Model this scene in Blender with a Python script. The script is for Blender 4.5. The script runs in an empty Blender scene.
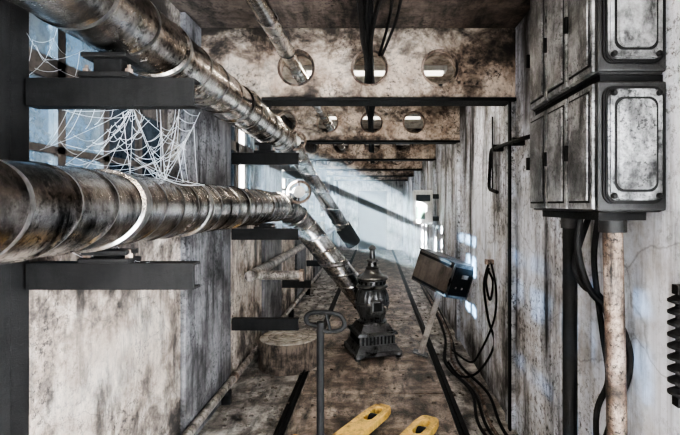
import bpy, bmesh, math, random
from mathutils import Vector, Matrix
random.seed(7)
F=450.0; CX=375.0; CY=205.0; H=1.6
def P(px,py,D): return Vector(((px-CX)*D/F, D, H-(py-CY)*D/F))
XL=-1.27; XR=1.0; ZC=2.86
scene=bpy.context.scene
COL=scene.collection

# ---------------- materials ----------------
def grunge(name, light, mid, dark, scale=1.0, amt=0.5, streak=0.5, rough=0.8, metal=0.0, bump=0.3, spots=0.5, stretch=(5,5,0.7), crack=0.0, edge=None, fine=0.0):
    m=bpy.data.materials.new(name); m.use_nodes=True
    nt=m.node_tree; N=nt.nodes; L=nt.links
    b=N['Principled BSDF']
    tc=N.new('ShaderNodeTexCoord')
    def noise(sc,det,ro,vec=None,dist=0.0):
        n=N.new('ShaderNodeTexNoise'); n.inputs['Scale'].default_value=sc; n.inputs['Detail'].default_value=det
        n.inputs['Roughness'].default_value=ro; n.inputs['Distortion'].default_value=dist
        L.new(vec if vec else tc.outputs['Object'], n.inputs['Vector']); return n.outputs['Fac']
    def ramp(src,stops):
        r=N.new('ShaderNodeValToRGB'); e=r.color_ramp.elements
        e[0].position=stops[0][0]; e[0].color=stops[0][1]
        e[1].position=stops[-1][0]; e[1].color=stops[-1][1]
        for p,c in stops[1:-1]:
            k=e.new(p); k.color=c
        L.new(src,r.inputs['Fac']); return r.outputs['Color']
    def c4(c): return (c[0],c[1],c[2],1)
    def mix(f,a,bb,mode='MIX'):
        x=N.new('ShaderNodeMix'); x.data_type='RGBA'; x.blend_type=mode
        if isinstance(f,float): x.inputs['Factor'].default_value=f
        else: L.new(f,x.inputs['Factor'])
        for s,v in ((6,a),(7,bb)):
            if isinstance(v,tuple): x.inputs[s].default_value=v
            else: L.new(v,x.inputs[s])
        return x.outputs[2]
    n1=noise(1.7*scale,13,0.7,dist=0.3)
    base=ramp(n1,[(0.28+0.08*amt,c4(dark)),(0.38+0.1*amt,c4(mid)),(0.50+0.12*amt,c4(light))])
    mp=N.new('ShaderNodeMapping'); mp.inputs['Scale'].default_value=stretch
    L.new(tc.outputs['Object'],mp.inputs['Vector'])
    n2=noise(1.6*scale,11,0.68,mp.outputs['Vector'])
    f2=ramp(n2,[(0.48,(0,0,0,1)),(0.65,(streak,streak,streak,1))])
    col=mix(f2,base,c4(dark))
    if fine>0:
        mp2=N.new('ShaderNodeMapping'); mp2.inputs['Scale'].default_value=(stretch[0]*5,stretch[1]*5,stretch[2]*1.2)
        L.new(tc.outputs['Object'],mp2.inputs['Vector'])
        n5=noise(1.6*scale,8,0.6,mp2.outputs['Vector'])
        f6=ramp(n5,[(0.52,(0,0,0,1)),(0.68,(fine,fine,fine,1))])
        col=mix(f6,col,c4(dark))
    n3=noise(22*scale,8,0.85)
    f3=ramp(n3,[(0.51,(0,0,0,1)),(0.58,(spots,spots,spots,1))])
    n4=noise(1.3*scale,5,0.6)
    f4=ramp(n4,[(0.40,(0.15,0.15,0.15,1)),(0.58,(1,1,1,1))])
    f5=mix(1.0,f3,f4,'MULTIPLY')
    col=mix(f5,col,c4(tuple(v*0.7 for v in dark)))
    if crack>0:
        vo=N.new('ShaderNodeTexVoronoi'); vo.feature='DISTANCE_TO_EDGE'; vo.inputs['Scale'].default_value=2.3*scale
        dm=N.new('ShaderNodeMix'); dm.data_type='VECTOR'; dm.inputs['Factor'].default_value=0.12
        no=N.new('ShaderNodeTexNoise'); no.inputs['Scale'].default_value=5; no.inputs['Detail'].default_value=6
        L.new(tc.outputs['Object'],no.inputs['Vector']); L.new(tc.outputs['Object'],dm.inputs[4]); L.new(no.outputs['Color'],dm.inputs[5])
        L.new(dm.outputs[1],vo.inputs['Vector'])
        fc=ramp(vo.outputs['Distance'],[(0.0,(crack,crack,crack,1)),(0.010,(0,0,0,1))])
        col=mix(fc,col,c4(dark))
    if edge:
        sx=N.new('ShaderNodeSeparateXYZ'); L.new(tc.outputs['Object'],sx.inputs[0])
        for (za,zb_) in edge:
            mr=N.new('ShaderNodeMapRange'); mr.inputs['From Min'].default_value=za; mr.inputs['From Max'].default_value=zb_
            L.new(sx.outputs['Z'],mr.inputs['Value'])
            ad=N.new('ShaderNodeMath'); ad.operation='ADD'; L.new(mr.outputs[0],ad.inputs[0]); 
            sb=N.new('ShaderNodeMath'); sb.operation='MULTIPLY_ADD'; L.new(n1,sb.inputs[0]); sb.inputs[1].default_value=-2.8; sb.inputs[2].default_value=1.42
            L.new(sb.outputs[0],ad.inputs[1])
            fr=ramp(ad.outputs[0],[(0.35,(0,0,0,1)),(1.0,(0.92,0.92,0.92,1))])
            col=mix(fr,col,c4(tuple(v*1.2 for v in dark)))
    L.new(col,b.inputs['Base Color'])
    b.inputs['Metallic'].default_value=metal
    rr=N.new('ShaderNodeMapRange'); rr.inputs['To Min'].default_value=max(0.05,rough-0.12); rr.inputs['To Max'].default_value=min(1,rough+0.15)
    L.new(n1,rr.inputs['Value']); L.new(rr.outputs[0],b.inputs['Roughness'])
    bp=N.new('ShaderNodeBump'); bp.inputs['Strength'].default_value=bump; bp.inputs['Distance'].default_value=0.02
    ad=N.new('ShaderNodeMath'); ad.operation='ADD'; L.new(n1,ad.inputs[0]); L.new(n3,ad.inputs[1])
    L.new(ad.outputs[0],bp.inputs['Height']); L.new(bp.outputs['Normal'],b.inputs['Normal'])
    return m
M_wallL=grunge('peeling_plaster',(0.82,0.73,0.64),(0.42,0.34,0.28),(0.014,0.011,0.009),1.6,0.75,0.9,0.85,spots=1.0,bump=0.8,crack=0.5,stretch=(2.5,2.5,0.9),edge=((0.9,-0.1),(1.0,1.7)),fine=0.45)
M_pillar=grunge('pillar_concrete',(0.22,0.215,0.22),(0.105,0.10,0.10),(0.009,0.008,0.008),1.6,0.7,0.95,0.85,spots=1.0,crack=0.2,stretch=(3.5,3.5,0.6),fine=0.5)
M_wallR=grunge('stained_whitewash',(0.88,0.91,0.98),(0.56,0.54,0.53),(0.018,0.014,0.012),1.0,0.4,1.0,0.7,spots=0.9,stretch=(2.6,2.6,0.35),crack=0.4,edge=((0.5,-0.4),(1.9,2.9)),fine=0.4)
M_ceil=grunge('ceiling_concrete',(0.14,0.11,0.09),(0.05,0.038,0.031),(0.005,0.004,0.004),1.6,0.7,0.9,0.9,spots=0.9,stretch=(4,1,1))
M_ceil_lit=grunge('ceiling_concrete_lit',(0.72,0.66,0.58),(0.46,0.39,0.32),(0.04,0.03,0.024),1.6,0.5,0.6,0.9,spots=0.6,stretch=(4,1,1))  # lighter copy of the ceiling, lit look of the bays painted in
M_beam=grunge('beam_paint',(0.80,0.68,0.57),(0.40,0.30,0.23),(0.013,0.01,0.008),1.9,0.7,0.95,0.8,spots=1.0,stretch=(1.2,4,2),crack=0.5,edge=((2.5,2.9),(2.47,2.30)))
M_floor=grunge('floor_grime',(0.74,0.70,0.65),(0.26,0.225,0.195),(0.006,0.0055,0.005),2.3,0.85,0.95,0.40,spots=1.0,stretch=(3,0.8,1),bump=0.9)
M_floorM=grunge('floor_walkway',(0.58,0.48,0.40),(0.20,0.15,0.115),(0.006,0.005,0.0045),2.1,0.85,1.0,0.34,spots=1.0,stretch=(3,0.9,1),bump=0.8)
M_clad=grunge('pipe_cladding',(0.90,0.87,0.83),(0.58,0.53,0.48),(0.018,0.014,0.012),1.7,0.42,0.85,0.24,metal=1.0,spots=1.0,bump=0.06,stretch=(1.2,3,1.2))
M_clad2=grunge('pipe_cladding_dark',(0.82,0.80,0.77),(0.42,0.385,0.36),(0.009,0.007,0.006),1.8,0.68,1.0,0.21,metal=1.0,spots=1.0,bump=0.08,stretch=(1.2,3,1.2))
M_band=grunge('band_steel',(0.30,0.285,0.27),(0.10,0.092,0.085),(0.008,0.007,0.006),3,0.3,0.5,0.3,metal=0.9,bump=0.1)
M_black=grunge('black_iron',(0.012,0.0115,0.011),(0.006,0.0057,0.0055),(0.002,0.002,0.002),3,0.3,0.4,0.6,metal=0.0,spots=0.3,bump=0.3)
M_black.node_tree.nodes['Principled BSDF'].inputs['Specular IOR Level'].default_value=0.2
M_iron=grunge('cast_iron',(0.15,0.148,0.145),(0.05,0.048,0.047),(0.005,0.0045,0.004),4,0.3,0.3,0.28,metal=0.8,spots=0.3,bump=0.15)
M_rust=grunge('rusty_steel',(0.42,0.33,0.27),(0.14,0.095,0.07),(0.009,0.007,0.005),3,0.7,1.0,0.6,metal=0.2,spots=1.0)
M_cab=grunge('cabinet_paint',(0.44,0.44,0.44),(0.16,0.158,0.156),(0.006,0.0055,0.005),2.6,0.85,1.0,0.34,metal=0.3,spots=1.0,bump=0.25,stretch=(3.5,3.5,1.5))
M_cabd=grunge('cabinet_frame',(0.03,0.029,0.028),(0.014,0.0135,0.013),(0.004,0.0035,0.003),2,0.4,0.6,0.4,metal=0.3,spots=0.6)
M_stone=grunge('end_wall',(0.60,0.56,0.52),(0.34,0.30,0.27),(0.02,0.016,0.012),2.0,0.5,0.8,0.8)
M_bark=grunge('bark',(0.20,0.155,0.12),(0.07,0.052,0.04),(0.005,0.004,0.003),5,0.5,0.9,0.9,bump=1.0,stretch=(7,7,0.7))
M_rub=grunge('rubble_stone',(0.20,0.17,0.145),(0.08,0.065,0.052),(0.008,0.006,0.005),5,0.5,0.5,0.9)
M_cut=grunge('cut_wood',(0.56,0.51,0.45),(0.32,0.28,0.23),(0.04,0.03,0.025),5,0.5,0.6,0.8,stretch=(1,4,1))
M_yel=grunge('yellow_paint',(0.88,0.58,0.17),(0.68,0.42,0.11),(0.10,0.06,0.02),3,0.2,0.5,0.4,spots=0.7,bump=0.1)
M_wood=grunge('brown_wood',(0.10,0.082,0.068),(0.055,0.045,0.037),(0.007,0.006,0.005),3,0.4,0.5,0.35,spots=0.3,bump=0.1)
M_white=grunge('white_enamel',(0.80,0.80,0.78),(0.6,0.6,0.58),(0.15,0.14,0.13),2,0.1,0.3,0.4,spots=0.3,bump=0.05)
M_leg=grunge('worn_leg_steel',(0.48,0.44,0.40),(0.30,0.27,0.24),(0.05,0.04,0.035),4,0.3,0.4,0.5,spots=0.6,bump=0.1)
M_green=grunge('green_label',(0.06,0.12,0.09),(0.04,0.08,0.06),(0.015,0.03,0.02),3,0.2,0.2,0.5,spots=0.1,bump=0.05)
M_frame=grunge('window_frame_paint',(0.10,0.08,0.065),(0.04,0.032,0.026),(0.005,0.004,0.004),3,0.4,0.5,0.7)
M_door=grunge('steel_door',(0.02,0.023,0.028),(0.011,0.012,0.015),(0.003,0.003,0.004),2,0.3,0.5,0.5)
M_galv=grunge('pale_pipe',(0.52,0.48,0.43),(0.22,0.19,0.165),(0.012,0.009,0.007),3.5,0.65,0.95,0.4,metal=0.4,spots=1.0)
M_web=bpy.data.materials.new('spider_silk'); M_web.use_nodes=True
b_=M_web.node_tree.nodes['Principled BSDF']; b_.inputs['Base Color'].default_value=(0.8,0.84,0.88,1); b_.inputs['Roughness'].default_value=0.5
def emis(name,c,s):
    m=bpy.data.materials.new(name); m.use_nodes=True
    b=m.node_tree.nodes['Principled BSDF']; b.inputs['Emission Color'].default_value=(c[0],c[1],c[2],1); b.inputs['Emission Strength'].default_value=s
    return m
M_fill_lamp=emis('fill_lamp_diffuser',(1.0,0.92,0.82),2.5)  # glowing diffuser of the added fill lamps
def glass_mat(name,tint,lo,hi,dirt):
    m=bpy.data.materials.new(name); m.use_nodes=True
    nt=m.node_tree; N=nt.nodes; L=nt.links
    for n in list(N):
        if n.type!='OUTPUT_MATERIAL': N.remove(n)
    out=[n for n in N if n.type=='OUTPUT_MATERIAL'][0]
    tc=N.new('ShaderNodeTexCoord'); no=N.new('ShaderNodeTexNoise'); no.inputs['Scale'].default_value=4; no.inputs['Detail'].default_value=10; no.inputs['Roughness'].default_value=0.75
    L.new(tc.outputs['Object'],no.inputs['Vector'])
    r=N.new('ShaderNodeValToRGB'); r.color_ramp.elements[0].position=0.42; r.color_ramp.elements[0].color=(lo,lo,lo,1)
    r.color_ramp.elements[1].position=0.62; r.color_ramp.elements[1].color=(hi,hi,hi,1); L.new(no.outputs['Fac'],r.inputs['Fac'])
    t=N.new('ShaderNodeBsdfTransparent'); t.inputs['Color'].default_value=tint
    d=N.new('ShaderNodeBsdfDiffuse'); d.inputs['Color'].default_value=dirt
    x=N.new('ShaderNodeMixShader'); L.new(r.outputs['Color'],x.inputs[0]); L.new(t.outputs[0],x.inputs[1]); L.new(d.outputs[0],x.inputs[2])
    L.new(x.outputs[0],out.inputs['Surface']); return m
M_glass=glass_mat('dirty_glass',(0.07,0.10,0.13,1),0.15,0.85,(0.06,0.07,0.08,1))
M_glass2=glass_mat('dusty_glass',(0.30,0.38,0.45,1),0.1,0.65,(0.24,0.24,0.23,1))

# ---------------- helpers ----------------
def link(o,parent=None):
    COL.objects.link(o)
    if parent: o.parent=parent
    return o
def empty(name,loc=(0,0,0)):
    e=bpy.data.objects.new(name,None); e.empty_display_size=0.1; e.location=loc; COL.objects.link(e); return e
def from_bm(name,bm,mats,parent=None,smooth=False):
    me=bpy.data.meshes.new(name); bmesh.ops.recalc_face_normals(bm,faces=bm.faces[:]); bm.to_mesh(me); bm.free()
    if not isinstance(mats,(list,tuple)): mats=[mats]
    for m in mats: me.materials.append(m)
    if smooth:
        for p in me.polygons: p.use_smooth=True
        try: me.set_sharp_from_angle(angle=math.radians(38))
        except Exception: pass
    return link(bpy.data.objects.new(name,me),parent)
def addbox(bm,b,mi=0,bevel=0.0,mat=None):
    x0,x1,y0,y1,z0,z1=b
    r=bmesh.ops.create_cube(bm,size=1.0)
    vs=r['verts']
    for v in vs:
        v.co=Vector(((x0+x1)/2+v.co.x*(x1-x0),(y0+y1)/2+v.co.y*(y1-y0),(z0+z1)/2+v.co.z*(z1-z0)))
    fs=set(f for v in vs for f in v.link_faces)
    if bevel>0:
        es=list(set(e for v in vs for e in v.link_edges))
        rr=bmesh.ops.bevel(bm,geom=es,offset=bevel,segments=2,affect='EDGES',profile=0.5)
        fs=set(rr['faces'])|set(f for f in fs if f.is_valid)
        vs=list(set(v for f in fs for v in f.verts))
    for f in fs:
        if f.is_valid: f.material_index=mi
    if mat is not None:
        for v in set(vs):
            if v.is_valid: v.co=mat@v.co
def boxes(name,bl,mats,parent=None,bevel=0.0,mat=None):
    bm=bmesh.new()
    for b in bl:
        addbox(bm,b[:6],b[6] if len(b)>6 else 0,bevel,mat)
    return from_bm(name,bm,mats,parent)
def fillet(pts,rad,n=10):
    pts=[Vector(p) for p in pts]; out=[pts[0]]
    for i in range(1,len(pts)-1):
        a,b,c=pts[i-1],pts[i],pts[i+1]
        d1=(a-b); d2=(c-b); r=min(rad,d1.length*0.48,d2.length*0.48)
        p0=b+d1.normalized()*r; p1=b+d2.normalized()*r
        for k in range(n+1):
            t=k/n; out.append(p0*(1-t)**2+b*2*t*(1-t)+p1*t*t)
    out.append(pts[-1]); return out
def resample(pts,ds):
    out=[pts[0].copy()]; acc=0.0
    for a,b in zip(pts[:-1],pts[1:]):
        L=(b-a).length
        if L<1e-9: continue
        t=ds-acc
        while t<=L:
            out.append(a+(b-a)*(t/L)); t+=ds
        acc=L-(t-ds)
    if (out[-1]-pts[-1]).length>1e-4: out.append(pts[-1].copy())
    return out
def sweep(name,pts,radf,mats,parent=None,seg=24,tiltf=None,mif=None,cap=True):
    n=len(pts); bm=bmesh.new(); rings=[]
    T=[]
    for i in range(n):
        a=pts[max(0,i-1)]; b=pts[min(n-1,i+1)]; T.append((b-a).normalized())
    up=Vector((0,0,1)) if abs(T[0].z)<0.9 else Vector((1,0,0))
    Nn=(up-T[0]*up.dot(T[0])).normalized(); s=0.0; ss=[]
    for i in range(n):
        if i: 
            s+=(pts[i]-pts[i-1]).length
            Nn=(Nn-T[i]*Nn.dot(T[i])).normalized()
        B=T[i].cross(Nn); r=radf(s) if callable(radf) else radf
        ti=tiltf(s) if tiltf else 0.0
        ring=[]
        for k in range(seg):
            a=2*math.pi*k/seg
            ring.append(bm.verts.new(pts[i]+(Nn*math.cos(a)+B*math.sin(a))*r+T[i]*ti*math.sin(a+0.6)))
        rings.append(ring); ss.append(s)
    for i in range(n-1):
        mi=mif(ss[i]) if mif else 0
        for k in range(seg):
            f=bm.faces.new((rings[i][k],rings[i][(k+1)%seg],rings[i+1][(k+1)%seg],rings[i+1][k])); f.material_index=mi
    if cap:
        bm.faces.new(rings[0][::-1]); bm.faces.new(rings[-1])
    return from_bm(name,bm,mats,parent,smooth=True)
def tube(name,pts,r,mat,parent=None,rad=0.05,seg=12):
    return sweep(name,fillet(pts,rad,6) if len(pts)>2 else [Vector(p) for p in pts],r,mat,parent,seg)
def catmull(pts,n=8):
    pts=[Vector(p) for p in pts]; q=[pts[0]]+pts+[pts[-1]]; out=[]
    for i in range(1,len(q)-2):
        for k in range(n):
            t=k/n; a,b,c,d=q[i-1],q[i],q[i+1],q[i+2]
            out.append(0.5*((2*b)+(c-a)*t+(2*a-5*b+4*c-d)*t*t+(3*b-a-3*c+d)*t**3))
    out.append(pts[-1]); return out
def cable(name,pts,r,mat=None,parent=None,n=8,seg=8):
    return sweep(name,catmull(pts,n),r,mat or M_black,parent,seg)
def lathe(name,prof,mat,parent=None,seg=32,loc=(0,0,0),smooth=True,jit=0.0,M=None,flute=0,fa=0.0):
    bm=bmesh.new(); rings=[]
    for r,z in prof:
        ring=[]
        for k in range(seg):
            a=2*math.pi*k/seg; rr=r*(1+ (random.uniform(-jit,jit) if jit else 0)+ (fa*math.cos(flute*a) if flute else 0))
            v=Vector((rr*math.cos(a),rr*math.sin(a),z))
            if M is not None: v=M@v
            ring.append(bm.verts.new(v+Vector(loc)))
        rings.append(ring)
    for i in range(len(rings)-1):
        for k in range(seg): bm.faces.new((rings[i][k],rings[i][(k+1)%seg],rings[i+1][(k+1)%seg],rings[i+1][k]))
    bm.faces.new(rings[0][::-1]); bm.faces.new(rings[-1])
    return from_bm(name,bm,mat,parent,smooth)
def torus(name,R,r,mat,parent,M,seg=28):
    pts=[M@Vector((R*math.cos(2*math.pi*k/seg),R*math.sin(2*math.pi*k/seg),0)) for k in range(seg+1)]
    return sweep(name,pts,r,mat,parent,10,cap=False)

# ---------------- room shell ----------------
YE=16.0; Y0=-1.6
boxes('floor',[(XL-0.2,XR+0.2,Y0,YE+0.2,-0.2,0.0)],M_floor)
boxes('floor_walkway_plates',[(-0.62,0.58,0.2+i*1.2,0.2+i*1.2+1.185,0.0,0.012) for i in range(13)],M_floorM,bevel=0.003)
for i,x in enumerate((-0.67,0.62)):
    boxes('floor_rail' ,[(x-0.035,x+0.035,Y0,YE,0.0,0.012),(x-0.008,x+0.008,Y0,YE,0.012,0.035)],M_black)
boxes('ceiling',[(XL-0.2,XR+0.2,Y0,3.25,ZC,ZC+0.15,0),(XL-0.2,XR+0.2,3.25,YE+0.2,ZC,ZC+0.15,1)],[M_ceil,M_ceil_lit])  # part beyond the first beam takes the painted-in lit tone
boxes('wall_right',[(XR,XR+0.2,Y0,YE+0.2,0,ZC)],M_wallR)
pil=[(0.70,1.63)]+[(2.93+2.1*i, 3.86+2.1*i) for i in range(6)]+[(15.5,YE+0.2)]
pil=[(-1.6,-1.2)]+pil
wl=[(XL-0.2,XL,Y0,YE+0.2,0,1.45),(XL-0.2,XL,Y0,YE+0.2,2.62,ZC)]
boxes('wall_left',wl+[(XL-0.2,XL,a,b,1.45,2.62) for a,b in pil],M_wallL)
boxes('wall_pilaster_left',[(XL,XL+0.035,a,b,0,ZC-0.002) for a,b in pil[2:-1]],M_pillar,bevel=0.006)
boxes('trim_1',[(XL,XL+0.05,1.40,1.51,0,ZC,0),(XL,XL+0.02,1.51,1.63,0,ZC,1)],[M_black,M_rust],bevel=0.004)
boxes('wall_back',[(XL,-0.55,YE,YE+0.2,0,ZC),(0.37,XR,YE,YE+0.2,0,ZC),(-0.55,0.37,YE,YE+0.2,2.05,ZC)],M_stone)
e=empty('door_1')
boxes('leaf',[(-0.55,0.37,YE+0.08,YE+0.13,0.0,2.05)],M_door,e)
boxes('frame',[(-0.6,-0.55,YE-0.03,YE+0.15,0,2.1),(0.37,0.42,YE-0.03,YE+0.15,0,2.1),(-0.55,0.37,YE-0.03,YE+0.15,2.05,2.1)],M_frame,e)
boxes('handle',[(0.22,0.3,YE+0.03,YE+0.08,1.0,1.04)],M_galv,e)
# windows
gaps=[(pil[i][1],pil[i+1][0]) for i in range(len(pil)-1)]
for i,(a,b) in enumerate(gaps):
    e=empty('window_%d'%(i+1)); x0=XL-0.14; x1=XL-0.08; w=b-a
    fr=[(x0,x1,a,b,1.45,1.51),(x0,x1,a,b,2.57,2.62),(x0,x1,a,a+0.05,1.5,2.58),(x0,x1,b-0.05,b,1.5,2.58)]
    nb=4
    for k in range(1,nb): 
        y=a+w*k/nb; ww=0.025 if i<2 else 0.05; fr.append((x0+0.01,x1-0.01,y-ww,y+ww,1.5,2.58))
    fr.append((x0+0.01,x1-0.01,a,b,2.13,2.22))
    if i!=2: fr.append((x0+0.01,x1-0.01,a,b,1.82,1.85))
    boxes('frame',fr,M_frame,e)
    gl=[]
    for k in range(nb):
        for z0,z1 in ((1.5,2.17),(2.18,2.58)):
            mi=0
            if i==2 and k in (0,2): continue
            if i==3 and k in (0,2): continue
            if i==1 and k in (0,1): mi=1
            if i==1 and k==2 and z0>2: mi=1
            gl.append((XL-0.112,XL-0.108,a+w*k/nb+0.01,a+w*(k+1)/nb-0.01,z0,z1,mi))
    if gl: boxes('panes',gl,[M_glass,M_glass2],e)
    boxes('sill',[(XL-0.2,XL+0.03,a,b,1.42,1.452)],M_pillar,e)
# ceiling beams with holes
HX=(-1.05,-0.56,-0.04,0.46)
def cutobj(o,cbm):
    c=from_bm('cutter',cbm,M_beam)
    md=o.modifiers.new('b','BOOLEAN'); md.operation='DIFFERENCE'; md.object=c; md.solver='EXACT'
    dg=bpy.context.evaluated_depsgraph_get(); me=bpy.data.meshes.new_from_object(o.evaluated_get(dg))
    o.modifiers.clear(); o.data=me; bpy.data.objects.remove(c)
def beam(i,name='ceiling_beam'):
    y=3.2+2.1*i
    e=empty(name)
    bm=bmesh.new(); addbox(bm,(XL+0.002,XR-0.002,y,y+0.12,2.36,ZC-0.002))
    o=from_bm('web',bm,M_beam,e)
    cb=bmesh.new()
    hs=[h for h in HX if not (i==0 and h<-1)]
    for hx in hs:
        r=bmesh.ops.create_cone(cb,cap_ends=True,segments=40,radius1=0.122,radius2=0.122,depth=0.5)
        for v in r['verts']: v.co=Vector((v.co.x+hx,v.co.z+y+0.06,v.co.y+2.575))
    if i==0:
        r=bmesh.ops.create_cone(cb,cap_ends=True,segments=40,radius1=0.155,radius2=0.155,depth=0.5)
        for v in r['verts']: v.co=Vector((v.co.x-0.95,v.co.z+y+0.06,v.co.y+2.28))
    cutobj(o,cb)
    if i==0: fl=[(XL+0.002,-1.10,y-0.03,y+0.15,2.335,2.36),(-0.80,XR-0.002,y-0.03,y+0.15,2.335,2.36)]
    else: fl=[(XL+0.002,XR-0.002,y-0.03,y+0.15,2.335,2.36)]
    boxes('flange',fl,M_black,e,bevel=0.004)
    for hx in hs:
        M=Matrix.Translation((hx,y-0.004,2.575))@Matrix.Rotation(math.pi/2,4,'X')
        torus('collar',0.124,0.009,M_rust,e,M,32)
for i in range(6): beam(i)
boxes('wall_pilaster_right',[(XR-0.035,XR,3.2+2.1*i,3.34+2.1*i,0,2.334) for i in range(6)],M_wallR,bevel=0.004)
boxes('trim_2',[(XR-0.05,XR-0.036,3.18,3.22,0,2.334)],M_black)

# added fill lamps, hidden between the beams to brighten the corridor
def fill_lamp(y,x=0.0,energy=60,L=1.3,col=(1.0,0.90,0.77)):
    e=empty('added_fill_lamp')
    boxes('housing',[(x-L/2,x+L/2,y-0.06,y+0.06,ZC-0.05,ZC-0.002)],M_white,e,bevel=0.006)
    boxes('diffuser',[(x-L/2+0.03,x+L/2-0.03,y-0.04,y+0.04,ZC-0.075,ZC-0.05)],M_fill_lamp,e,bevel=0.008)
    l=bpy.data.lights.new('fill_tube_light','AREA'); l.shape='RECTANGLE'; l.size=L; l.size_y=0.1; l.energy=energy; l.color=col
    o=bpy.data.objects.new('fill_tube_light',l); link(o,e); o.location=(x,y,ZC-0.085)
fill_lamp(0.9,0.0,19)  # unseen lamp above the camera, added to light the near bay
CW=(0.86,0.94,1.0)
for i in range(6): fill_lamp(4.1+2.1*i,0.0,(23,15,14,18,20,7)[i],1.3,(1.0,0.92,0.81) if i<3 else CW)  # added lamps, cool tint for a bluish far end

# ---------------- big insulated pipes ----------------
PX=-0.95; ZA=2.28; ZB=1.585
def lag(r,per,taper=None):
    def f(s):
        u=(s%per)/per
        k=1.0 if u<0.08 else 0.0
        big=1.0 if (s%(per*4))<0.05 else 0
        rr=r if not taper else r+(taper[2]-r)*min(1,max(0,(s-taper[0])/(taper[1]-taper[0])))
        return rr+0.0025*k+0.005*big-0.0025*u
    return f
pa=resample(fillet([(PX,-1.2,ZA),(PX,5.0,ZA),P(352,241,5.7)],0.45,12),0.01)
e=empty('insulated_pipe')
sweep('cladding',pa,lag(0.133,0.26,(5.8,6.5,0.085)),[M_clad,M_band],e,40,lambda s:0.05+0.03*math.sin(s*2.1),lambda s:1 if (s%0.26)<0.015 or (s%1.04)<0.05 else 0)
d=(pa[-1]-pa[-2]).normalized()
sweep('end_flange',[pa[-1]-d*0.25,pa[-1]-d*0.24,pa[-1]+d*0.01,pa[-1]+d*0.03],lambda s:0.1,M_black,e,28)
e2=empty('insulated_pipe')
pb=resample(fillet([(PX,-1.2,ZB),(PX,4.95,ZB),tuple(P(352,285,5.15)),(0.0,5.35,0.3),(0.0,5.35,0.0)],0.4,12),0.01)
sweep('cladding',pb,lag(0.134,0.17),[M_clad2,M_band],e2,40,lambda s:0.055+0.03*math.sin(s*2.9),lambda s:1 if (s%0.17)<0.014 or (s%0.68)<0.04 else 0)
# valves on pipes
def valve(px,py,D,R,name='valve_wheel'):
    c=P(px,py,D); e=empty(name)
    M=Matrix.Translation(c)@Matrix.Rotation(math.pi/2*0.8,4,'X')
    torus('rim',R,R*0.13,M_rust,e,M)
    for k in range(4):
        a=k*math.pi/2
        sweep('spoke',[M@Vector((0,0,0)),M@Vector((R*math.cos(a),R*math.sin(a),0))],R*0.08,M_galv,e,8)
    lathe('hub',[(R*0.5,-0.02),(R*0.55,0.01),(R*0.3,0.03)],M_white,e,20,M=M)
    tube('stem',[c,c+Vector((0,0.1,0)),Vector((PX+0.08,D+0.1,c.z-0.1))],R*0.15,M_black,e)
valve(299,192,4.6,0.115)
valve(296,141,4.75,0.10)
# small ceiling pipe
e=empty('conduit_pipe')
cp=resample([Vector((-0.56,-1.2,2.57)),Vector((-0.56,11,2.57))],0.02)
sweep('tube',cp,lambda s:0.047+(0.006 if (s%0.5)<0.05 else 0),[M_clad,M_black],e,20,lambda s:0.03,lambda s:1 if (s%1.0)<0.05 else 0)
# ceiling cables through center hole
e=empty('ceiling_cable_bundle')
for k in range(7):
    dx=random.uniform(-0.05,0.05); dz=random.uniform(-0.045,0.045)
    pts=[(dx*2.2-0.01+(0.14 if k in(1,4) else 0),-1.0,2.66+dz),(dx*1.8-0.01+(0.1 if k in(1,4) else 0),1.3,2.68+dz),(dx-0.03,2.6,2.64+dz*0.6),(dx*0.7-0.03,3.2,2.61+dz*0.5),(dx*1.3-0.03,4.3,2.62+dz),(dx*0.7-0.04,5.3,2.6+dz*0.5),(dx-0.04,7.5,2.57+dz),(dx-0.04,10,2.57+dz)]
    cable('cable_%d'%k,pts,0.010+0.003*(k%3),M_black,e)
e=empty('ceiling_cable_bundle')
for k in range(2):
    cable('cable_%d'%k,[(0.10+0.06*k,0.8,2.84),(0.08+0.06*k,2.0,2.84),(0.10+0.05*k,2.8,2.82),(0.03+0.02*k,3.19,2.66)],0.01,M_black,e)

# ---------------- brackets ----------------
def bracket(y,levels,xr=-0.64,pipes=True):
    e=empty('pipe_bracket')
    for j,(z0,z1) in enumerate(levels):
        boxes('arm_%d'%j,[(XL+0.036,xr,y-0.012,y,z0,z1),(XL+0.036,xr,y,y+0.05,z1-0.01,z1),(XL+0.036,xr,y,y+0.05,z0,z0+0.01)],M_black,e,bevel=0.002)
    if pipes:
        for j,(zc,zt) in enumerate(((ZA,levels[0][1]),(ZB,levels[1][1]))):
            zb=zc-0.142
            boxes('saddle_%d'%j,[(PX-0.09,PX+0.09,y-0.03,y+0.06,zt,zt+0.018),(PX-0.05,PX+0.05,y-0.005,y+0.035,zt,zb-0.01),(PX-0.08,PX+0.08,y-0.03,y+0.06,zb-0.02,zb-0.002)],M_black,e,bevel=0.004)
            for sx in (-0.075,0.075):
                lathe('bolt_%d'%j,[(0.014,0),(0.014,0.02),(0.007,0.02),(0.007,0.035)],M_rust,e,6,loc=(PX+sx,y+0.0,zt+0.012),smooth=False)
bracket(1.6,[(1.95,2.05),(1.30,1.395)])
bracket(3.88,[(1.95,2.05),(1.30,1.395),(0.52,0.62)],xr=-0.66)
bracket(5.98,[(1.95,2.05),(1.30,1.395),(0.50,0.6)],xr=-0.85,pipes=False)
bracket(8.1,[(1.95,2.05),(1.30,1.395),(0.50,0.6)],xr=-0.9,pipes=False)
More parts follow.
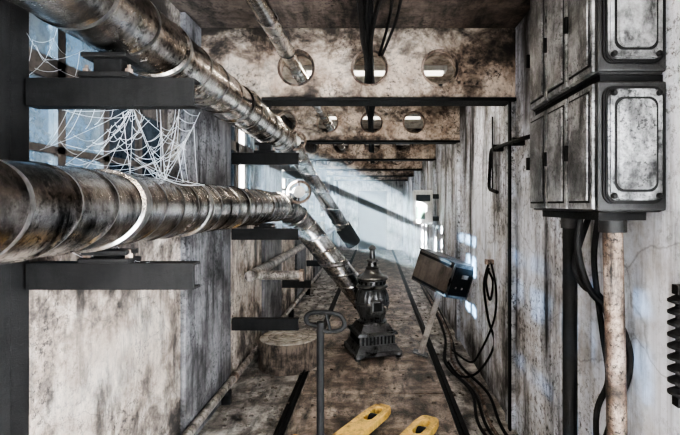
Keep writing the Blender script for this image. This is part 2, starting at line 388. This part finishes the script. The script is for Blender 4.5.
# lower pale pipe
e=empty('steam_pipe')
tube('run',[(-1.14,4.1,0.95),(-1.14,15.9,0.95)],0.05,M_galv,e,seg=18)
tube('branch',[(-1.2,4.3,0.93),(-0.72,4.3,0.93)],0.045,M_galv,e,seg=18)
tube('cap',[(-0.72,4.3,0.93),(-0.68,4.3,0.93)],0.06,M_rust,e,seg=18)
e=empty('floor_pipe')
tube('run',[(-1.2,0.5,0.13),(-1.2,15.9,0.13)],0.03,M_galv,e,seg=14)
for y in (2.2,3.6,5,6.4,8):
    boxes('support',[(-1.23,-1.16,y,y+0.04,0,0.11)],M_black,e)
    tube('coupling',[(-1.2,y+0.2,0.13),(-1.2,y+0.26,0.13)],0.038,M_rust,e,seg=14)

# ---------------- electrical cabinet ----------------
e=empty('electrical_cabinet')
XB=0.75; yn=1.53; yf=2.2; z0=1.575; zs=2.04; zt=2.62
boxes('carcass',[(XB+0.02,XR-0.002,yn+0.02,yf,z0,zs-0.01),(XB+0.02,XR-0.002,yn+0.02,yf,zs+0.01,zt)],M_cabd,e,bevel=0.012)
boxes('seam',[(XB+0.03,XR-0.002,yn+0.03,yf-0.01,zs-0.012,zs+0.012)],M_black,e)
ny=3
dl=[]
for (a,b) in ((z0,zs-0.01),(zs+0.01,zt)):
    for k in range(ny):
        ya=yn+0.025+(yf-yn-0.03)*k/ny; yb=yn+0.02+(yf-yn-0.03)*(k+1)/ny-0.008
        dl.append((XB,XB+0.03,ya,yb,a+0.01,b-0.01))
boxes('side_doors',dl,M_cab,e,bevel=0.006)
dl2=[];dl3=[]
for b in dl:
    dl3.append((b[0]-0.002,b[0]+0.004,b[2]+0.018,b[3]-0.018,b[4]+0.022,b[5]-0.022))
    dl2.append((b[0]-0.008,b[0]+0.004,b[2]+0.024,b[3]-0.024,b[4]+0.03,b[5]-0.03))
boxes('side_grooves',dl3,M_black,e)
boxes('side_panels',dl2,M_cab,e,bevel=0.003)
def rrect_plate(name,x0,x1,za,zb,y,dep,rad,mat,par):
    bm=bmesh.new(); vs=[]
    for cx,cz,a0 in ((x1-rad,zb-rad,0),(x0+rad,zb-rad,90),(x0+rad,za+rad,180),(x1-rad,za+rad,270)):
        for k in range(7):
            a=math.radians(a0+k*15); vs.append(bm.verts.new((cx+rad*math.cos(a),y,cz+rad*math.sin(a))))
    f=bm.faces.new(vs); r=bmesh.ops.extrude_face_region(bm,geom=[f])
    nv=[g for g in r['geom'] if isinstance(g,bmesh.types.BMVert)]
    for v in nv: v.co.y-=dep
    nf=[g for g in r['geom'] if isinstance(g,bmesh.types.BMFace)]
    bmesh.ops.bevel(bm,geom=list(nf[0].edges),offset=dep*0.4,segments=2,affect='EDGES')
    return from_bm(name,bm,mat,par,smooth=False)
for j,(a,b) in enumerate(((z0,zs-0.012),(zs+0.012,zt))):
    boxes('end_frame_%d'%j,[(XB+0.01,XR-0.005,yn+0.005,yn+0.03,a+0.005,b-0.005)],M_cabd,e,bevel=0.006)
    rrect_plate('end_rim_%d'%j,XB+0.024,XR-0.019,a+0.029,b-0.024,yn+0.006,0.016,0.038,M_black,e)
    rrect_plate('end_panel_%d'%j,XB+0.036,XR-0.031,a+0.041,b-0.036,yn-0.006,0.014,0.032,M_cab,e)
    rrect_plate('end_groove_%d'%j,XB+0.054,XR-0.049,a+0.069,b-0.064,yn-0.0185,0.003,0.03,M_black,e)
    rrect_plate('end_boss_%d'%j,XB+0.062,XR-0.057,a+0.077,b-0.072,yn-0.018,0.010,0.03,M_cab,e)
    for sx in (XB+0.052,XR-0.047):
        for sz in (a+0.056,b-0.052):
            M=Matrix.Translation((sx,yn-0.018,sz))@Matrix.Rotation(math.pi/2,4,'X')
            lathe('bolt',[(0.010,0),(0.010,0.01),(0.006,0.014)],M_black,e,12,M=M)
for k in range(3):
    y=yn+0.13+0.22*k
    for z in (1.8,2.3): boxes('hinge',[(XB-0.012,XB+0.006,y+0.085,y+0.1,z-0.03,z+0.03)],M_black,e)
boxes('gland_plate',[(XB+0.05,XR-0.03,yn+0.08,yf-0.05,z0-0.03,z0+0.005)],M_black,e)
# conduits beneath
e=empty('conduit_riser')
tube('black_pipe',[(0.845,1.95,1.544),(0.845,1.95,0.0)],0.03,M_black,e,seg=16)
tube('black_pipe_b',[(0.885,2.05,1.544),(0.885,2.05,0.0)],0.02,M_black,e,seg=16)
tube('collar',[(0.845,1.95,1.544),(0.845,1.95,1.5)],0.038,M_cabd,e,seg=16)
e=empty('conduit_riser')
tube('rusty_pipe',[(0.875,1.66,1.544),(0.89,1.66,0.9),(0.905,1.66,0.0)],0.035,M_rust,e,seg=20)
tube('collar',[(0.875,1.66,1.544),(0.876,1.66,1.5)],0.048,M_cabd,e,seg=20)
e=empty('power_cable')
cable('strand_1',[P(580,219,1.8),P(578,250,1.8),P(590,290,1.8),P(618,320,1.75),P(630,365,1.75),P(612,420,1.8),P(600,470,1.85),P(590,590,1.9)],0.014,M_black,e)
cable('strand_2',[P(588,219,1.85),P(575,262,1.85),P(583,285,1.85),P(602,300,1.82),P(612,345,1.8),P(612,400,1.8),P(610,470,1.85),P(600,590,1.85)],0.013,M_black,e)
cable('strand_3',[P(598,220,1.75),P(594,262,1.8),P(602,330,1.8),P(608,380,1.8),P(596,420,1.8),P(602,520,1.85),P(600,590,1.85)],0.012,M_black,e)
# insulator stack
e=empty('insulator_stack')
prof=[]
z=0.0
for k in range(9):
    prof+= [(0.012,z),(0.034,z+0.008),(0.034,z+0.016),(0.012,z+0.03)]; z+=0.036
lathe('ribs',prof,M_black,e,20,loc=(0.955,1.41,1.0))
boxes('mount',[(0.94,1.0,1.395,1.425,0.97,1.0),(0.94,1.0,1.395,1.425,1.32,1.35)],M_black,e)

# wall rod
e=empty('wall_rod')
tube('rod',[(0.99,2.75,2.03),(0.93,2.85,2.02),(0.94,3.65,2.05),(0.935,3.7,1.73),(0.95,3.5,1.70)],0.014,M_black,e,rad=0.06)
tube('wire',[(0.97,3.72,2.33),(0.97,3.72,1.72)],0.006,M_black,e)
boxes('clip',[(0.92,1.0,3.0,3.04,2.0,2.05),(0.92,1.0,3.5,3.54,2.02,2.07)],M_black,e)

# hanging cable coil
e=empty('hanging_cable')
cable('loop_1',[P(489,262,3.85),P(484,285,3.8),P(488,318,3.8),P(494,345,3.8),P(478,372,3.85),P(460,376,4.1),P(448,362,4.3)],0.010,M_black,e)
cable('loop_2',[P(491,262,3.8),P(496,290,3.65),P(494,320,3.7),P(480,352,3.85),P(470,362,4.0),P(452,350,4.5)],0.009,M_black,e)
cable('loop_3',[P(488,270,3.8),P(493,282,3.8),P(490,300,3.8),P(486,282,3.8),P(489,268,3.8)],0.010,M_black,e)
boxes('hook',[(0.93,1.0,3.78,3.82,1.10,1.14)],M_rust,e)
e=empty('floor_cable')
for k in range(4):
    o=0.05*k
    pts=[(0.93-o,1.8,0.02),(0.95-o*0.8,2.6,0.02),(0.90-o,3.2,0.02),(0.93-o*0.7,3.8,0.02),(0.84-o,4.5,0.02),(0.92-o*0.6,5.4,0.02),(0.95-o*0.3,7,0.02),(0.95-o*0.3,10,0.02)]
    pts=[(p[0]+random.uniform(-0.03,0.02),p[1],p[2]+0.01*(k%2)) for p in pts]
    cable('strand_%d'%k,pts,0.012,M_black if k!=1 else M_rust,e)

# wall meter box (white)
e=empty('wall_meter_box')
D=7.0
boxes('case',[(0.60,0.90,D,D+0.22,1.30,1.83)],M_white,e,bevel=0.02)
boxes('label',[(0.64,0.78,D-0.006,D+0.002,1.38,1.58)],M_green,e)
boxes('window',[(0.64,0.86,D-0.006,D+0.002,1.66,1.76)],M_black,e)
boxes('bracket',[(0.89,1.0,D+0.05,D+0.17,1.35,1.42),(0.89,1.0,D+0.05,D+0.17,1.7,1.77)],M_black,e)

# ---------------- potbelly stove ----------------
sc=Vector((-0.03,4.86,0.012))
e=empty('potbelly_stove',sc); e.rotation_euler=(0,0,math.radians(18))
bm=bmesh.new()
def frust(bm,w0,w1,z0,z1):
    r=bmesh.ops.create_cube(bm,size=1.0)
    for v in r['verts']:
        w=w1 if v.co.z>0 else w0
        v.co=Vector((v.co.x*w,v.co.y*w,z1 if v.co.z>0 else z0))
frust(bm,0.50,0.50,0.03,0.07); frust(bm,0.47,0.40,0.07,0.13); frust(bm,0.38,0.38,0.13,0.23); frust(bm,0.44,0.42,0.23,0.26); frust(bm,0.36,0.28,0.26,0.33)
from_bm('base',bm,M_iron,e)
for sx in (-1,1):
    for sy in (-1,1):
        lathe('foot',[(0.03,0.0),(0.045,0.03),(0.03,0.06)],M_iron,e,14,loc=(sx*0.22,sy*0.22,0))
bars=[]
for k in range(9):
    x=-0.16+0.04*k; bars.append((x-0.008,x+0.008,-0.2,-0.188,0.14,0.22)); bars.append((-0.2,-0.188,x-0.008,x+0.008,0.14,0.22))
boxes('grate_bars',bars,M_black,e)
lathe('body',[(0.13,0.32),(0.155,0.33),(0.155,0.35),(0.125,0.36),(0.135,0.40),(0.165,0.46),(0.178,0.53),(0.176,0.60),(0.16,0.66),(0.14,0.69)],M_iron,e,96,flute=24,fa=0.022)
lathe('belly_ring',[(0.178,0.52),(0.19,0.53),(0.19,0.55),(0.178,0.56)],M_iron,e,40)
lathe('collar',[(0.13,0.685),(0.165,0.70),(0.175,0.715),(0.165,0.73),(0.14,0.735),(0.14,0.78),(0.17,0.79),(0.175,0.805),(0.165,0.82),(0.12,0.835),(0.085,0.87),(0.07,0.90),(0.075,0.915),(0.05,0.93),(0.045,0.97),(0.06,0.985),(0.055,1.0),(0.03,1.01),(0.028,1.1),(0.045,1.115),(0.035,1.14),(0.01,1.155)],M_iron,e,40)
bm=bmesh.new()
for k in range(16):
    a=2*math.pi*k/16
    addbox(bm,(-0.012,0.012,0.139,0.147,0.742,0.774),0,0,Matrix.Rotation(a,4,'Z'))
from_bm('vents',bm,M_black,e)
boxes('door',[(-0.07,0.07,-0.192,-0.15,0.45,0.60)],M_iron,e,bevel=0.012)
boxes('door_inner',[(-0.045,0.045,-0.198,-0.186,0.48,0.57)],M_black,e,bevel=0.005)
tube('door_handle',[(0.06,-0.19,0.53),(0.08,-0.23,0.53),(0.08,-0.23,0.47)],0.007,M_galv,e,rad=0.02)
boxes('shelf',[(-0.13,0.13,-0.30,-0.18,0.25,0.265)],M_iron,e,bevel=0.004)

# ---------------- wood stump ----------------
e=empty('wood_stump')
SX,SY=-0.86,4.5
lathe('bark',[(0.295,0.0),(0.305,0.08),(0.298,0.15),(0.308,0.24),(0.30,0.285),(0.285,0.278)],M_bark,e,22,loc=(SX,SY,0),smooth=False,jit=0.015)
lathe('cut_face',[(0.285,0.268),(0.285,0.288),(0.2,0.290)],M_cut,e,26,loc=(SX,SY,0))
for r in (0.08,0.14,0.2):
    torus('growth_ring',r,0.002,M_bark,e,Matrix.Translation((SX,SY,0.290)),24)

# ---------------- pallet jack ----------------
hd=Vector((0.5,0.86,0)).normalized()
e=empty('pallet_jack',(-0.245,2.47,0.012)); e.rotation_euler=(0,0,math.atan2(-hd.x,hd.y))
def fork(x):
    bm=bmesh.new()
    w=0.08; L=0.96
    def poly(lst):
        return bm.faces.new([bm.verts.new(p) for p in lst])
    outline=[(-w,0),(-w,L-0.22),(-w*0.98,L-0.1),(-w*0.8,L-0.02),(-w*0.5,L),(w*0.5,L),(w*0.8,L-0.02),(w*0.98,L-0.1),(w,L-0.22),(w,0)]
    f=poly([(x+a,b,0.085) for a,b in outline]); r=bmesh.ops.extrude_face_region(bm,geom=[f])
    for v in [g for g in r['geom'] if isinstance(g,bmesh.types.BMVert)]: v.co.z=0.035
    o=from_bm('fork',bm,M_yel)
    cb=bmesh.new()
    pts=[]
    for cy,a0 in ((L-0.10,0),(L-0.24,180)):
        for k in range(9):
            a=math.radians(a0+k*22.5); pts.append(cb.verts.new((x+0.034*math.cos(a),cy+0.034*math.sin(a),0.2)))
    f=cb.faces.new(pts); r=bmesh.ops.extrude_face_region(cb,geom=[f])
    for v in [g for g in r['geom'] if isinstance(g,bmesh.types.BMVert)]: v.co.z=-0.1
    cutobj(o,cb)
    bv=o.modifiers.new('bev','BEVEL'); bv.width=0.004; bv.segments=2
    o.parent=e
    M=Matrix.Translation((x,L-0.17,0.04))@Matrix.Rotation(math.pi/2,4,'Y')
    lathe('load_wheel',[(0.038,-0.028),(0.04,-0.02),(0.04,0.02),(0.038,0.028)],M_black,e,24,M=M)
fork(-0.19); fork(0.19)
boxes('cross_frame',[(-0.27,0.27,-0.06,0.02,0.05,0.26)],M_yel,e,bevel=0.01)
lathe('pump',[(0.05,0.1),(0.05,0.28),(0.03,0.29),(0.03,0.33)],M_black,e,24,loc=(0,-0.12,0))
for sx in (-0.07,0.07):
    M=Matrix.Translation((sx,-0.12,0.09))@Matrix.Rotation(math.pi/2,4,'Y')
    lathe('steer_wheel',[(0.085,-0.025),(0.09,-0.02),(0.09,0.02),(0.085,0.025)],M_black,e,28,M=M)
sweep('handle_pole',[Vector((0.03,-0.13,0.3)),Vector((0.03,-0.13,0.98))],0.02,M_black,e,16)
ci=math.cos(-e.rotation_euler.z); si=math.sin(-e.rotation_euler.z)
def loc(v):
    w=Vector(v)
    return Vector((w.x*ci-w.y*si,w.x*si+w.y*ci,w.z))
def hl(dx,dz):
    o=loc((dx,0,0)); return Vector((0.03+o.x,-0.13+o.y,dz))
sweep('handle_grip',catmull([hl(0,0.96),hl(-0.06,0.97),hl(-0.075,1.0),hl(-0.05,1.025),hl(0.03,1.03),hl(0.1,1.015),hl(0.125,0.97),hl(0.1,0.935),hl(0.03,0.93),hl(0,0.95)],6),0.012,M_black,e,10)
sweep('release_lever',[hl(0.03,1.02),hl(0.05,0.94)],0.008,M_black,e,8)

# ---------------- control console ----------------
e=empty('control_console',(0.47,4.75,0.0)); e.rotation_euler=(0,math.radians(17),math.radians(-8))
M=Matrix.Translation((-0.03,0.0,0.74))@Matrix.Rotation(math.radians(44),4,'Z')
boxes('case',[(-0.16,0.16,-0.26,0.26,0.0,0.34)],M_wood,e,bevel=0.008,mat=M)
boxes('face_frame',[(-0.16,0.16,-0.275,-0.26,0.0,0.34)],M_iron,e,bevel=0.004,mat=M)
boxes('face',[(-0.135,0.135,-0.281,-0.27,0.03,0.315)],M_black,e,bevel=0.003,mat=M)
boxes('lid_edge',[(-0.17,0.17,-0.28,0.27,0.34,0.355)],M_iron,e,bevel=0.003,mat=M)
boxes('side_trim',[(-0.165,-0.158,-0.25,0.25,0.02,0.045),(-0.165,-0.158,-0.25,0.25,0.295,0.32)],M_black,e,mat=M)
boxes('indicator',[(-0.02,0.07,-0.286,-0.28,0.21,0.25),(-0.07,-0.05,-0.286,-0.28,0.1,0.12),(0.02,0.04,-0.286,-0.28,0.1,0.12)],M_galv,e,mat=M)
boxes('leg',[(-0.03,0.03,-0.02,0.02,0.0,0.76)],M_leg,e,bevel=0.004)
boxes('foot',[(-0.08,0.08,-0.07,0.07,0.03,0.045)],M_iron,e,bevel=0.004)

# ---------------- cobwebs ----------------
def web(name,hub,rim,rings=7,seed=1,th=0.0007,ex=12):
    random.seed(seed)
    cu=bpy.data.curves.new(name,'CURVE'); cu.dimensions='3D'; cu.bevel_depth=th; cu.bevel_resolution=1
    def line(a,b,sag=0.0):
        sp=cu.splines.new('POLY'); n=7; sp.points.add(n-1)
        for k in range(n):
            t=k/(n-1); p=a.lerp(b,t)-Vector((0,0,sag*4*t*(1-t))); sp.points[k].co=(p.x,p.y,p.z,1)
    for r in rim: line(hub,r,0.01)
    for j in range(rings):
        for a,b in zip(rim[:-1],rim[1:]):
            if random.random()<0.4: continue
            t=(j+1)/(rings+0.6)+random.uniform(-0.07,0.07); t2=t+random.uniform(-0.08,0.08)
            line(hub.lerp(a,t),hub.lerp(b,t2),0.012)
    for j in range(ex):
        a=hub.lerp(random.choice(rim),random.random()); b=hub.lerp(random.choice(rim),random.random()); line(a,b,0.02)
    cu.materials.append(M_web)
    return link(bpy.data.objects.new(name,cu))
web('cobweb',P(133,107,1.66),[P(62,110,1.66),P(40,150,1.72),P(65,165,1.7),P(85,169,1.7),P(105,172,1.75),P(130,176,1.8),P(160,178,1.85),P(186,150,2.0),P(196,104,1.62)],7,3,0.0007)
web('cobweb',P(165,180,1.9),[P(110,170,1.7),P(118,145,1.8),P(138,120,1.8),P(160,108,1.7),P(180,106,1.7),P(200,112,1.9),P(205,185,2.1)],8,5,0.0007,18)
web('cobweb',P(100,262,1.62),[P(60,245,1.6),P(75,240,1.6),P(92,240,1.62),P(120,242,1.65),P(150,262,1.6)],5,6,0.0006,6)
web('cobweb',P(45,60,1.66),[P(20,20,1.6),P(60,20,1.66),P(84,50,1.62),P(80,78,1.62),P(22,78,1.62)],3,8,0.0005,3)

# ---------------- debris on floor ----------------
bm=bmesh.new()
random.seed(4)
for k in range(420):
    y=random.uniform(2.8,9); x=random.choice([random.uniform(-1.15,-0.68),random.uniform(-0.6,0.6),random.uniform(0.62,0.95),random.uniform(-1.15,-0.68)])
    s=random.uniform(0.005,0.022); zb=0.012 if -0.62<x<0.58 else 0.0
    r=bmesh.ops.create_icosphere(bm,subdivisions=1,radius=s)
    for v in r['verts']: v.co=Vector((v.co.x*random.uniform(0.7,1.3)+x,v.co.y*random.uniform(0.7,1.3)+y,max(0,v.co.z*0.5+s*0.35)+zb))
from_bm('floor_rubble',bm,M_rub)

# ---------------- dusty air (real scattering volume) ----------------
vm=bpy.data.materials.new('dusty_air'); vm.use_nodes=True
nt=vm.node_tree
for n in list(nt.nodes):
    if n.type!='OUTPUT_MATERIAL': nt.nodes.remove(n)
vs=nt.nodes.new('ShaderNodeVolumeScatter'); vs.inputs['Density'].default_value=0.085; vs.inputs['Color'].default_value=(0.68,0.87,1,1); vs.inputs['Anisotropy'].default_value=-0.5
nt.links.new(vs.outputs[0],[n for n in nt.nodes if n.type=='OUTPUT_MATERIAL'][0].inputs['Volume'])
bm=bmesh.new()
xa,xb=XL+0.04,XR-0.04
lo=[bm.verts.new(p) for p in ((xa,3.8,1.15),(xb,6.1,0.1),(xb,9.6,0.1),(xa,7.6,1.15))]
hi=[bm.verts.new(p) for p in ((xa,3.8,2.33),(xb,6.1,1.75),(xb,9.6,1.75),(xa,7.6,2.33))]
bm.faces.new(lo[::-1]); bm.faces.new(hi)
for k in range(4): bm.faces.new((lo[k],lo[(k+1)%4],hi[(k+1)%4],hi[k]))
from_bm('dust_haze',bm,vm)

# ---------------- lights ----------------
sun=bpy.data.lights.new('sun','SUN'); sun.energy=290; sun.angle=math.radians(0.7); sun.color=(0.92,0.97,1.0)
so=bpy.data.objects.new('sun',sun); COL.objects.link(so)
so.rotation_euler=Vector((2.27,2.6,-1.0)).to_track_quat('-Z','Y').to_euler()
w=bpy.data.worlds.new('World'); scene.world=w; w.use_nodes=True
bg=w.node_tree.nodes['Background']; bg.inputs['Color'].default_value=(0.93,0.965,1.0,1); bg.inputs['Strength'].default_value=3.3
try: scene.view_settings.look='AgX - High Contrast'
except Exception as ex: print(ex)

# ---------------- camera ----------------
cam=bpy.data.cameras.new('camera'); co=bpy.data.objects.new('camera',cam); COL.objects.link(co)
co.location=(0,0,H); co.rotation_euler=(math.pi/2,0,0)
cam.sensor_width=36; cam.lens=36*F/680; cam.shift_x=-(CX-340)/680; cam.shift_y=-(217.5-CY)/680
cam.clip_start=0.05
scene.camera=co
